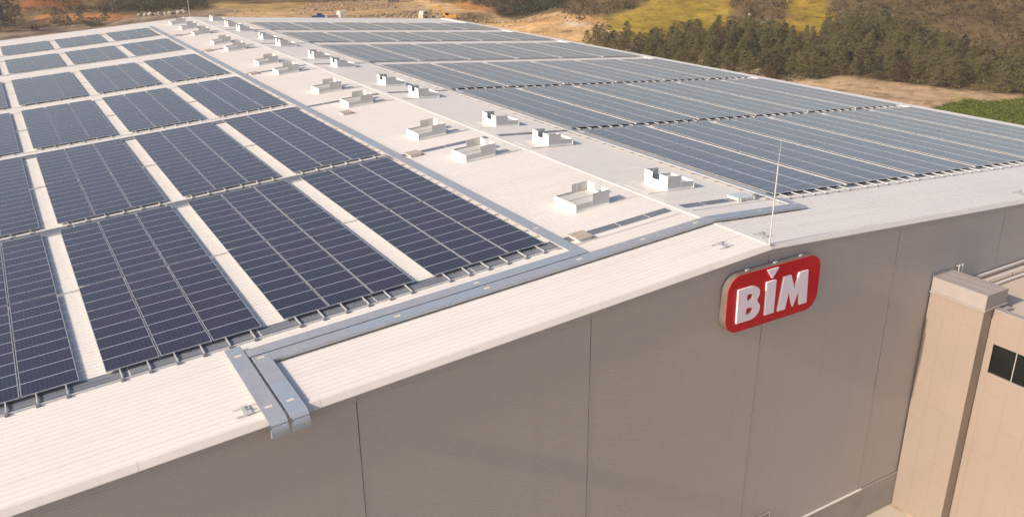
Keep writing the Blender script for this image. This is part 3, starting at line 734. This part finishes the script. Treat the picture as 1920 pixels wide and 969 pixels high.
for k in range(5):
    z = TZ-1.0+k*.3; mb = MB(); mb.tube((15.226, -.275, z), (15.474, -.275, z), .015, n=6); mb.build('rung', M['rail'], lb)
mb = MB(); mb.box(15.15, 15.55, -.249, -.117, TZ+.2, TZ+.24); mb.build('strap', M['rail'], lb)

an = empty('annex', (24, -12, 0), 'low beige office annex with a dark ribbon window beside the tower', 'building')
AX, AY0, AY1, AZ = 13.92, -3.28, -30.0, H-5.37
mb = MB(); mb.box(AX+.035, 40, AY1, AY0-.03, 0, H-7.29-.0+.0-.02-1.76); mb.box(AX+.035, 40, AY1, AY0-.03, H-7.25, AZ-.30)
mb.build('wall', M['joint'], an)
mb = MB(); mb.box(AX+.2, 40, AY1, AY0-.03, H-9.06, H-7.252); mb.build('window_recess', M['seam'], an)
mb = MB(); mb.box(15.06, 40, AY0-.028, -.125, 0, AZ-.31); mb.build('link_block', M['clad'], an)
# facade panels on the west face
wy_ = [AY0-.0, -3.66]+[-3.66-1.25*k for k in range(1, 21)]
def fpanel(ya, yb, za, zb): 
    mb = MB(); mb.box(AX, AX+.033, min(ya, yb)+.0018, max(ya, yb)-.0018, za+.0018, zb-.0018); mb.build('cladding_panel', M['clad'], an)
zlo = [0.02, 1.9, 3.8, 5.7, 7.6, H-9.06-1.1, H-9.06]; zhi = [H-7.27, H-6.25, AZ-.02]
for ya, yb in zip(wy_, wy_[1:]):
    for za, zb in zip(zlo, zlo[1:]): fpanel(ya, yb, za, zb)
    for za, zb in zip(zhi, zhi[1:]): fpanel(ya, yb, za, zb)
fpanel(AY0, -3.66, H-9.06, H-7.27)
for k in range(1, len(wy_)-1):
    ya, yb = wy_[k], wy_[k+1]
    root = None
    mb = MB(); mb.box(AX+.10, AX+.115, yb+.02, ya-.02, H-9.0, H-7.30); mb.build('window_pane', M['win'], an)
    mb = MB(); mb.box(AX+.055, AX+.12, yb-.019, yb+.019, H-9.0, H-7.30); mb.build('mullion', M['winf'], an)
mb = MB(); mb.box(AX-.03, AX+.12, AY1, -3.66, H-9.058, H-9.002); mb.build('window_sill', M['cladcap'], an)
mb = MB(); mb.box(AX+.04, AX+.12, AY1, -3.66, H-7.30, H-7.255); mb.build('window_head', M['seam'], an)
mb = MB(); mb.box(AX+.4, 40, AY1, AY0-.35, AZ-.298, AZ-.25); mb.box(15.1, 40, AY0-.348, -.126, AZ-.299, AZ-.251); mb.build('flat_roof', M['annexroof'], an)
mb = MB(); mb.box(AX-.03, AX+.38, AY1, AY0-.03, AZ-.02, AZ+.03); mb.box(AX+.04, AX+.36, AY1, AY0-.04, AZ-.29, AZ-.022); mb.build('parapet', M['cladcap'], an)
mb = MB(); mb.box(AX+.39, 15.09, AY0-.34, AY0-.035, AZ-.29, AZ-.06); mb.build('parapet', M['cladcap'], an)
mb = MB(); mb.box(15.3, 40, -.26, -.117, AZ-.06, AZ+.05); mb.build('wall_flashing', M['cap'], an)
mb = MB(); mb.box(15.3, 40, -.20, -.118, AZ-.25, AZ-.062); mb.build('upstand', M['trim'], an)
for k, (yy, zz, lab) in enumerate(((-.85, .02, 'upper pale pipe along the annex roof under the gable wall'), (-1.25, -.1, 'lower pale pipe along the annex roof on short posts'))):
    root = empty('roof_pipe', (28, yy, AZ-.25), lab, 'pipe', 'pipes along the annex roof')
    mb = MB(); mb.tube((15.6, yy, AZ+zz), (39, yy, AZ+zz), .06, n=10); mb.build('pipe', M['cap'], root)
    x = 17.6
    while x < 39:
        mb = MB(); mb.tube((x, yy, AZ-.25), (x, yy, AZ+zz-.04), .022, n=6); mb.build('post', M['cladcap'], root); x += 2.2

# ---------------------------------------------------------------- vegetation
rng = np.random.default_rng(11)
def leaf_cloud(centers, radii, per, size, flat=.55):
    # many small tilted leaf faces in clumps; returns verts, faces
    n = len(centers)*per
    c = np.repeat(centers, per, 0); r = np.repeat(radii, per)[:, None]
    d = rng.normal(size=(n, 3)); d /= np.linalg.norm(d, axis=1)[:, None]
    p = c+d*r*np.array([1, 1, flat])*rng.uniform(.45, 1.0, (n, 1))
    nrm = d+rng.normal(scale=.55, size=(n, 3))+np.array([0, 0, .35]); nrm /= np.linalg.norm(nrm, axis=1)[:, None]
    a = np.cross(nrm, rng.normal(size=(n, 3))); a /= np.linalg.norm(a, axis=1)[:, None]+1e-9; b = np.cross(nrm, a)
    s = (size*rng.uniform(.6, 1.3, (n, 1)))
    v = np.stack([p-a*s*.5, p-b*s*.28+nrm*s*.08, p+a*s*.6, p+b*s*.28+nrm*s*.08], 1).reshape(-1, 3)
    f = np.arange(n*4).reshape(-1, 4)
    return v, f
def np_mesh(name, v, f, mat):
    me_ = bpy.data.meshes.new(name); me_.from_pydata(v.tolist(), [], f.tolist()); me_.materials.append(mat); me_.update(); return me_
def crown_pts(h, w, n, shape):
    t = rng.uniform(.12, 1, n)
    if shape == 'cone': rad = w*.5*(1-t)**.6*(.75+.5*rng.random(n))
    else: rad = w*.5*np.sqrt(np.clip(1-((t-.55)/.5)**2, .04, 1))*(.7+.5*rng.random(n))
    a = rng.uniform(0, 2*math.pi, n); q = np.sqrt(rng.uniform(.25, 1, n))
    return np.stack([rad*q*np.cos(a), rad*q*np.sin(a), t*h], 1), t
def tree_proto(h, w, shape, mat, nclump=70, per=44, leaf=.23):
    c, t = crown_pts(h, w, nclump, shape)
    v, f = leaf_cloud(c, (.30+.30*(1-t))*w/3.2, per, leaf)
    crown = np_mesh('crown', v, f, mat)
    tb = MB(); tb.tube((0, 0, -.3), (.04, .02, h*.5), .055*w/2, .035*w/2, 7, cap=False); tb.tube((.04, .02, h*.5), (0, 0, h*.95), .035*w/2, .01, 6, cap=False)
    for k in range(7):
        a = k*2.4; z = h*(.2+.09*k); L_ = w*.42*(1-k*.09); tb.tube((0, 0, z), (L_*math.cos(a), L_*math.sin(a), z+.12*L_), .028*w/2, .008, 5, cap=False)
    return tb.mesh('trunk', [M['bark']]), crown
def place_tree(name, proto, x, y, sc, rz, label, cat, group=None, zs=1.0):
    z = float(height(x, y)); o = empty(name, (x, y, z), label, cat, group, (0, 0, rz)); o.scale = (sc, sc, sc*zs)
    link('trunk', proto[0], o); link('crown', proto[1], o); return o
def inp(poly, x, y): return bool(inside(poly, np.array([x]), np.array([y]))[0])
def scatter(poly, n, gap, seed, pts=None):
    r = random.Random(seed); xs = [p[0] for p in poly]; ys = [p[1] for p in poly]; out = [] if pts is None else pts; tries = 0; m0 = len(out)
    while len(out)-m0 < n and tries < n*60:
        tries += 1; x = r.uniform(min(xs), max(xs)); y = r.uniform(min(ys), max(ys))
        if not inp(poly, x, y): continue
        if gap and any((x-a)**2+(y-b)**2 < gap*gap for a, b in out): continue
        out.append((x, y))
    return out
pines = [tree_proto(6.4, 5.6, 'cone', M['pine']), tree_proto(6.6, 5.4, 'cone', M['pine']), tree_proto(7.2, 5.2, 'cone', M['pine']), tree_proto(5.6, 5.8, 'round', M['pine']),
         tree_proto(6.2, 6.2, 'round', M['pine']), tree_proto(6.2, 5.6, 'cone', M['dark']), tree_proto(5.2, 5.4, 'round', M['brown'])]
FOREST = [(117.6, 176.5), (113.3, 159.6), (112.4, 147.3), (112.6, 127.6), (119.5, 109.2), (124.4, 106.0), (137.2, 107.9), (140.1, 104.3), (141.0, 91.0), (143.2, 80.0), (149.5, 70.2), (153.8, 64.1), (175.2, 75.5), (177.6, 86.5), (185.2, 107.9), (194.5, 132), (197, 145), (187, 143), (171.2, 140.4), (165.2, 146.6), (161.3, 159.1), (146.9, 165.9), (132.6, 167.6), (122.5, 171.7)]
r_ = random.Random(5)
KIND = ['green conical pine in the wood beyond the right eave', 'green rounded pine in the wood beyond the right eave', 'dark green pine in the wood beyond the right eave', 'dry brownish tree in the wood beyond the right eave']
fp = scatter(FOREST, 297, 2.75, 9)
for x, y in fp:
    k = r_.choices(range(7), (4, 3, 4, 3, 3, 2, 1.2))[0]
    kk = {0: 0, 2: 0, 1: 0, 3: 1, 4: 1, 5: 2, 6: 3}[k]
    place_tree('pine_tree' if k != 6 else 'dry_tree', pines[k], x, y, r_.uniform(.60, .90), r_.uniform(0, 6.28), KIND[kk], 'tree', KIND[kk].split(' in ')[0]+'s of the wood')
for (x, y, k, sc, lab) in ((117.3, 177.5, 0, .6, 'small spindly tree at the left tip of the pine wood by the pit'), (121.5, 175.0, 4, .85, 'broad pine leading the left edge of the wood beside the pit'), (123.6, 113.5, 5, .95, 'dark pine standing nearest the roof edge at the front of the wood')):
    place_tree('pine_tree', pines[k], x, y, sc, 1.0, lab, 'tree')
def stuff(name, polys, n, rad, per, leaf, mat, label, cat, seed, hgt=.6, tall=1.0):
    pts = []
    for pl, q in zip(polys, n): pts += scatter(pl, q, 0, seed+len(pts))
    P = np.array(pts); z = height(P[:, 0], P[:, 1]); rr = rad*rng.uniform(.5, 1.4, len(P))
    c = np.stack([P[:, 0], P[:, 1], z+rr*hgt], 1); v, f = leaf_cloud(c, rr, per, leaf, tall)
    tag(link(name, np_mesh(name, v, f, mat)), label, cat, kind='stuff')
BROWN = [(132.7, 203.4), (136.6, 219.7), (207.9, 323.2), (169.1, 208.2), (153.4, 201.3), (142.4, 200.9)]
DARK = [(138.1, 265.1), (134.6, 293.1), (165.7, 353.5), (210.7, 325.0), (141.1, 227.0), (146.0, 262)]
TOPW = [(54.9, 363), (87.7, 348), (103.9, 342), (128.5, 330), (139, 304), (172, 361), (99.8, 375), (58.3, 390)]
SCA = [(186.1, 191.3), (174.9, 179.5), (171.7, 169.7), (174.6, 159.1), (191.5, 170.8), (201.7, 178.5)]
SCB = [(208.4, 170.8), (182.7, 149.0), (195.7, 150.0), (202.4, 136.6), (196.7, 115.6), (189.0, 93.3), (184.8, 82.6), (254.7, 122.8)]
LD = [(6.5, 344), (15.1, 365.2), (27.9, 372), (55.6, 377), (48, 336), (34.8, 334), (22.1, 337)]
LBR = [(-19.1, 369), (-9.8, 390), (28.5, 380), (15.1, 368), (8, 350), (-12.1, 364)]
stuff('scrub', [BROWN, SCA, SCB], [520, 110, 300], 1.3, 16, .55, M['brown'], 'grey brown scrub covering the hillside behind the pit and wood', 'scrub', 1)
stuff('scrub', [SCB, LBR, BROWN], [260, 120, 160], 1.1, 14, .5, M['bare'], 'russet bare scrub patches on the upper right slope and left bank', 'scrub', 2)
stuff('wood', [DARK], [420], 2.0, 30, .7, M['dark'], 'dark far wood behind the orange pit', 'wood', 3, 1.0, 1.2)
stuff('wood', [TOPW], [330], 2.6, 26, .9, M['dark'], 'blackish far wood along the top edge behind the spoil heaps', 'wood', 4, 1.1, 1.3)
stuff('wood', [LD], [260], 2.0, 28, .7, M['dark'], 'dark thicket behind the boulder lined road left of the ridge end', 'wood', 5, .9, 1.1)
GR = [(119.3, 71.4), (126.9, 72.7), (135.3, 73.5), (137.2, 69.4), (147.5, 67.9), (150, 58), (120, 50), (108, 55)]
stuff('grass', [GR], [2600], .34, 10, .28, M['grassb'], 'green grass bank beyond the right eave', 'grass', 6, .3, .7)
stuff('ground_scrub', [FOREST], [700], .9, 10, .5, M['pine'], 'low green undergrowth between the pines', 'undergrowth', 8, .4, .6)
# left hand trees and bushes by the service road
big = [tree_proto(12, 7.5, 'cone', M['dark'], 90, 34, .4), tree_proto(13, 8, 'round', M['dark'], 90, 34, .4)]
bush = [tree_proto(4.2, 5.4, 'round', M['pine'], 44, 30, .3), tree_proto(3.0, 4.4, 'round', M['brown'], 36, 30, .28), tree_proto(5.6, 4.0, 'cone', M['pine'], 44, 30, .28)]
for x, y, k, sc, lab in ((-24.5, 322, 0, .95, 'tall dark pine at the left image edge, nearest the roof'), (-19.5, 330, 1, .75, 'rounded dark tree right of the tall pine at the left edge'), (-22.8, 345, 1, 1.05, 'large dark tree behind the tall pine at the left edge'), (-28.5, 335, 0, 1.1, 'dark pine outermost at the left image edge')):
    place_tree('dark_tree', big[k], x, y, sc, k*2+sc, lab, 'tree')
for x, y, k, sc, lab in ((-14.0, 322, 1, .7, 'low dark bush on the pale road verge at far left'), (-5.5, 331, 0, 1.25, 'wide green pine bush in front of the orange cut, leftmost of its row'), (-3.0, 324, 2, .8, 'slim young pine leaning over the road verge'), (.8, 327, 2, 1.15, 'dark upright bush left of the orange earth wall'), (3.4, 322, 1, 1.0, 'brown bush in the middle of the verge row'), (5.8, 321, 0, .75, 'green bush near the right end of the verge row'), (8.8, 323, 2, .95, 'dark conical bush ending the verge row by the road'), (1.2, 362, 0, 1.0, 'blackish round bush up on the left earth bank'), (5.2, 363, 0, .8, 'smaller dark bush right of the black one on the bank')):
    place_tree('bush', bush[k], x, y, sc, sc*5, lab, 'bush')

# ---------------------------------------------------------------- boulders
br = random.Random(4)
def boulder_mesh(seed):
    r = np.random.default_rng(seed); b = bmesh.new(); bmesh.ops.create_icosphere(b, subdivisions=2, radius=1)
    for v in b.verts: v.co *= 1+r.uniform(-.22, .22)
    me_ = bpy.data.meshes.new('boulder'); b.to_mesh(me_); b.free(); me_.materials.append(M['stone']); return me_
BM_ = [boulder_mesh(i) for i in range(3)]
for i, (x, y) in enumerate(((20.8, 324.4), (22.5, 323.2), (24.2, 322.4), (26.0, 322.1), (27.4, 321.4), (29.2, 321.1), (30.7, 320.9), (32.4, 322.1), (34.0, 321.3), (35.8, 321.0))):
    s = br.uniform(.75, 1.15); z = float(height(x, y))
    o = link('boulder', BM_[i % 3], None, (x, y, z+.25*s), (br.random(), br.random(), br.random()*6)); o.scale = (s*1.1, s*.9, s*.75)
    tag(o, 'pale boulder in the row lining the road below the dark thicket', 'boulder', 'boulders lining the road')
for i, (x, y, s, lab) in enumerate(((171.5, 168, .9, 'pale boulder uppermost in the scrub between the yellow fields'), (168.5, 160, .8, 'pale boulder lower in the scrub left of the second yellow field'), (184.5, 118, 1.1, 'pale boulder among the pines at the upper right'), (176, 111, .9, 'smaller pale boulder below the other among the upper right pines'), (139.5, 61, .45, 'tiny white stone lying in the green grass'))):
    z = float(height(x, y)); o = link('boulder', BM_[i % 3], None, (x, y, z+s*.5), (i, .4, i*2)); o.scale = (s*1.1, s, s*.9); tag(o, lab, 'boulder')

# loose stones strewn over the dirt
def stones(polys, counts, seed, smin, smax, label):
    pts = []
    for pl, q in zip(polys, counts): pts += scatter(pl, q, 0, seed+len(pts))
    P = np.array(pts); n = len(P); z = height(P[:, 0], P[:, 1]); s = rng.uniform(smin, smax, (n, 1, 1))**1.0
    o8 = np.array([(1, 0, 0), (0, 1, 0), (-1, 0, 0), (0, -1, 0), (0, 0, .8), (0, 0, -.6)], float)[None]*rng.uniform(.6, 1.3, (n, 6, 3))*s
    a = rng.uniform(0, 6.28, n); ca_, sa_ = np.cos(a)[:, None], np.sin(a)[:, None]
    v = np.stack([o8[..., 0]*ca_-o8[..., 1]*sa_+P[:, :1], o8[..., 0]*sa_+o8[..., 1]*ca_+P[:, 1:], o8[..., 2]+z[:, None]+.25*s[:, 0]], -1).reshape(-1, 3)
    t = np.array([(0, 1, 4), (1, 2, 4), (2, 3, 4), (3, 0, 4), (1, 0, 5), (2, 1, 5), (3, 2, 5), (0, 3, 5)])
    f = (t[None]+6*np.arange(n)[:, None, None]).reshape(-1, 3)
    tag(link('rubble', np_mesh('rubble', v, f, M['rubble'])), label, 'rubble', kind='stuff')
stones([POLY['rubble1'], POLY['rubble2'], POLY['bench'], POLY['pit'], POLY['yard']], [420, 380, 160, 60, 160], 41, .15, .7, 'loose stones and spoil strewn over the quarry yard')
stones([POLY['dirtR']], [420], 43, .08, .35, 'loose stones on the dirt strip beyond the right eave')
# ---------------------------------------------------------------- machines and vehicles on the dirt yard
def wheels(root, xs, yw, r):
    for x in xs:
        for s_ in (-1, 1):
            mb = MB(); mb.tube((x, s_*yw-.14, r), (x, s_*yw+.14, r), r, n=14); o = link('wheel', mb.mesh('wheel', [M['rubber']]), root)
            mb = MB(); mb.tube((x, s_*yw-.15, r), (x, s_*yw+.15, r), r*.5, n=10); link('rim', mb.mesh('rim', [M['rail']]), o)
def veh(name, x, y, rz, lab, cat):
    return empty(name, (x, y, float(height(x, y))), lab, cat, None, (0, 0, rz))
def part(name, root, mb, mt): return link(name, mb.mesh(name, [M[mt]]), root)
v = veh('pickup_truck', 69.2, 266.5, -.2, 'small blue pickup on the dirt yard behind the far roof edge', 'car')
mb = MB(); mb.prism([(-2.4, .45), (2.5, .45), (2.5, 1.0), (1.4, 1.12), (-2.4, 1.15)], -.9, .9, 'xz'); part('body', v, mb, 'blue')
mb = MB(); mb.prism([(-.6, 1.15), (1.35, 1.12), (.75, 1.82), (-.5, 1.85)], -.8, .8, 'xz'); cb = part('cab', v, mb, 'blue')
mb = MB(); mb.prism([(.80, 1.80), (1.32, 1.2), (1.37, 1.2), (.86, 1.80)], -.7, .7, 'xz'); part('windscreen', v, mb, 'win')
mb = MB(); mb.prism([(-.4, 1.25), (1.1, 1.22), (.7, 1.72), (-.36, 1.74)], -.82, .82, 'xz'); part('side_window', v, mb, 'win')
wheels(v, (-1.5, 1.55), .8, .38)
v = veh('container', 73.3, 264.5, .0, 'low grey container between the blue pickup and the white truck', 'container')
mb = MB(); mb.box(-2.2, 2.2, -1.0, 1.0, .1, 1.5); part('box', v, mb, 'grey')
for k in range(12):
    mb = MB(); mb.box(-2.15+k*.37, -2.0+k*.37, -1.04, -1.001, .2, 1.4); part('rib', v, mb, 'grey')
mb = MB(); mb.box(2.201, 2.24, -.9, .9, .2, 1.4); part('door', v, mb, 'grey')
v = veh('white_truck', 76.3, 264.0, 1.5, 'white box truck parked right of the grey container', 'truck')
mb = MB(); mb.box(-2.8, .9, -1.1, 1.1, .8, 3.0); part('box', v, mb, 'white')
mb = MB(); mb.prism([(1.0, .6), (2.6, .6), (2.6, 1.4), (2.2, 2.3), (1.0, 2.4)], -1.0, 1.0, 'xz'); part('cab', v, mb, 'white')
mb = MB(); mb.prism([(2.28, 2.2), (2.62, 1.45), (2.66, 1.45), (2.33, 2.2)], -.9, .9, 'xz'); part('windscreen', v, mb, 'win')
mb = MB(); mb.box(-2.8, 2.4, -.5, .5, .5, .78); part('chassis', v, mb, 'rubber'); wheels(v, (-1.9, 1.8), .95, .48)
v = veh('site_cabin', 97.2, 242.5, .3, 'pale stacked site cabin standing on the far dirt beside the excavator', 'cabin')
mb = MB(); mb.box(-1.4, 1.4, -1.1, 1.1, .15, 1.7); part('lower_unit', v, mb, 'cream')
mb = MB(); mb.box(-1.2, 1.2, -1.0, 1.0, 1.9, 3.0); part('upper_unit', v, mb, 'white'); mb = MB(); mb.box(-1.5, 1.5, -1.2, 1.2, 1.702, 1.88); part('deck', v, mb, 'cream')
mb = MB(); mb.box(-.7, .3, -1.13, -1.101, .7, 1.3); part('window', v, mb, 'win'); mb = MB(); mb.box(-.5, .6, -1.03, -1.001, 2.2, 2.7); part('window', v, mb, 'win')
v = veh('excavator', 108.6, 245.6, 2.6, 'yellow tracked excavator with raised boom on the dark spoil by the pit', 'excavator')
for s_ in (-1, 1):
    mb = MB(); mb.prism([(-1.9, .1), (1.9, .1), (2.15, .5), (1.9, .9), (-1.9, .9), (-2.15, .5)], s_*1.25-.3, s_*1.25+.3, 'xz'); part('track', v, mb, 'rubber')
mb = MB(); mb.prism([(-2.2, 1.0), (1.5, 1.0), (1.5, 1.5), (.2, 2.1), (-2.2, 2.2)], -1.3, 1.3, 'xz'); part('body', v, mb, 'yellow')
mb = MB(); mb.prism([(.25, 1.6), (1.6, 1.5), (1.5, 3.0), (.3, 3.1)], .3, 1.25, 'xz'); cb = part('cab', v, mb, 'yellow')
mb = MB(); mb.prism([(.4, 2.0), (1.5, 2.0), (1.45, 2.85), (.4, 2.9)], .28, 1.27, 'xz'); part('cab_window', v, mb, 'win')
mb = MB(); mb.prism([(1.2, 1.4), (1.7, 1.3), (3.6, 4.2), (5.2, 4.6), (5.1, 5.0), (3.3, 4.8)], -.3, .2, 'xz'); part('boom', v, mb, 'yellow')
mb = MB(); mb.prism([(4.9, 5.1), (5.4, 5.0), (6.0, 1.9), (5.6, 1.8)], -.2, .12, 'xz'); part('arm', v, mb, 'yellow')
mb = MB(); mb.prism([(5.5, 1.9), (6.2, 1.9), (6.3, .9), (5.3, .7), (5.0, 1.1)], -.55, .5, 'xz'); part('bucket', v, mb, 'rubber')
v = veh('white_truck', 119.0, 317.0, .4, 'tiny white truck on top of the spoil heap at the top edge', 'truck')
mb = MB(); mb.box(-2.6, .6, -1.1, 1.1, .9, 2.4); part('box', v, mb, 'white'); mb = MB(); mb.prism([(.7, .6), (2.3, .6), (2.3, 1.5), (1.9, 2.4), (.7, 2.5)], -1, 1, 'xz'); part('cab', v, mb, 'white')
mb = MB(); mb.box(-2.6, 2.2, -.5, .5, .5, .88); part('chassis', v, mb, 'rubber'); wheels(v, (-1.7, 1.5), .95, .45)

# ---------------------------------------------------------------- light summer haze over the valley
hm = bpy.data.materials.new('haze_air'); hm.use_nodes = True; ht = hm.node_tree
for n_ in list(ht.nodes):
    if n_.type == 'BSDF_PRINCIPLED': ht.nodes.remove(n_)
pv = ht.nodes.new('ShaderNodeVolumePrincipled'); pv.inputs['Color'].default_value = (1.0, .93, .88, 1); pv.inputs['Density'].default_value = .00032; pv.inputs['Anisotropy'].default_value = .25
ht.links.new(pv.outputs[0], [n_ for n_ in ht.nodes if n_.type == 'OUTPUT_MATERIAL'][0].inputs['Volume'])
mb = MB(); mb.box(float(gx[0])-60, float(gx[-1])+60, float(gy[0])-60, float(gy[-1])+60, float(Z.min())-1.2, 42)
tag(mb.build('haze', hm), 'thin pale haze hanging over the whole site', 'haze', kind='stuff')
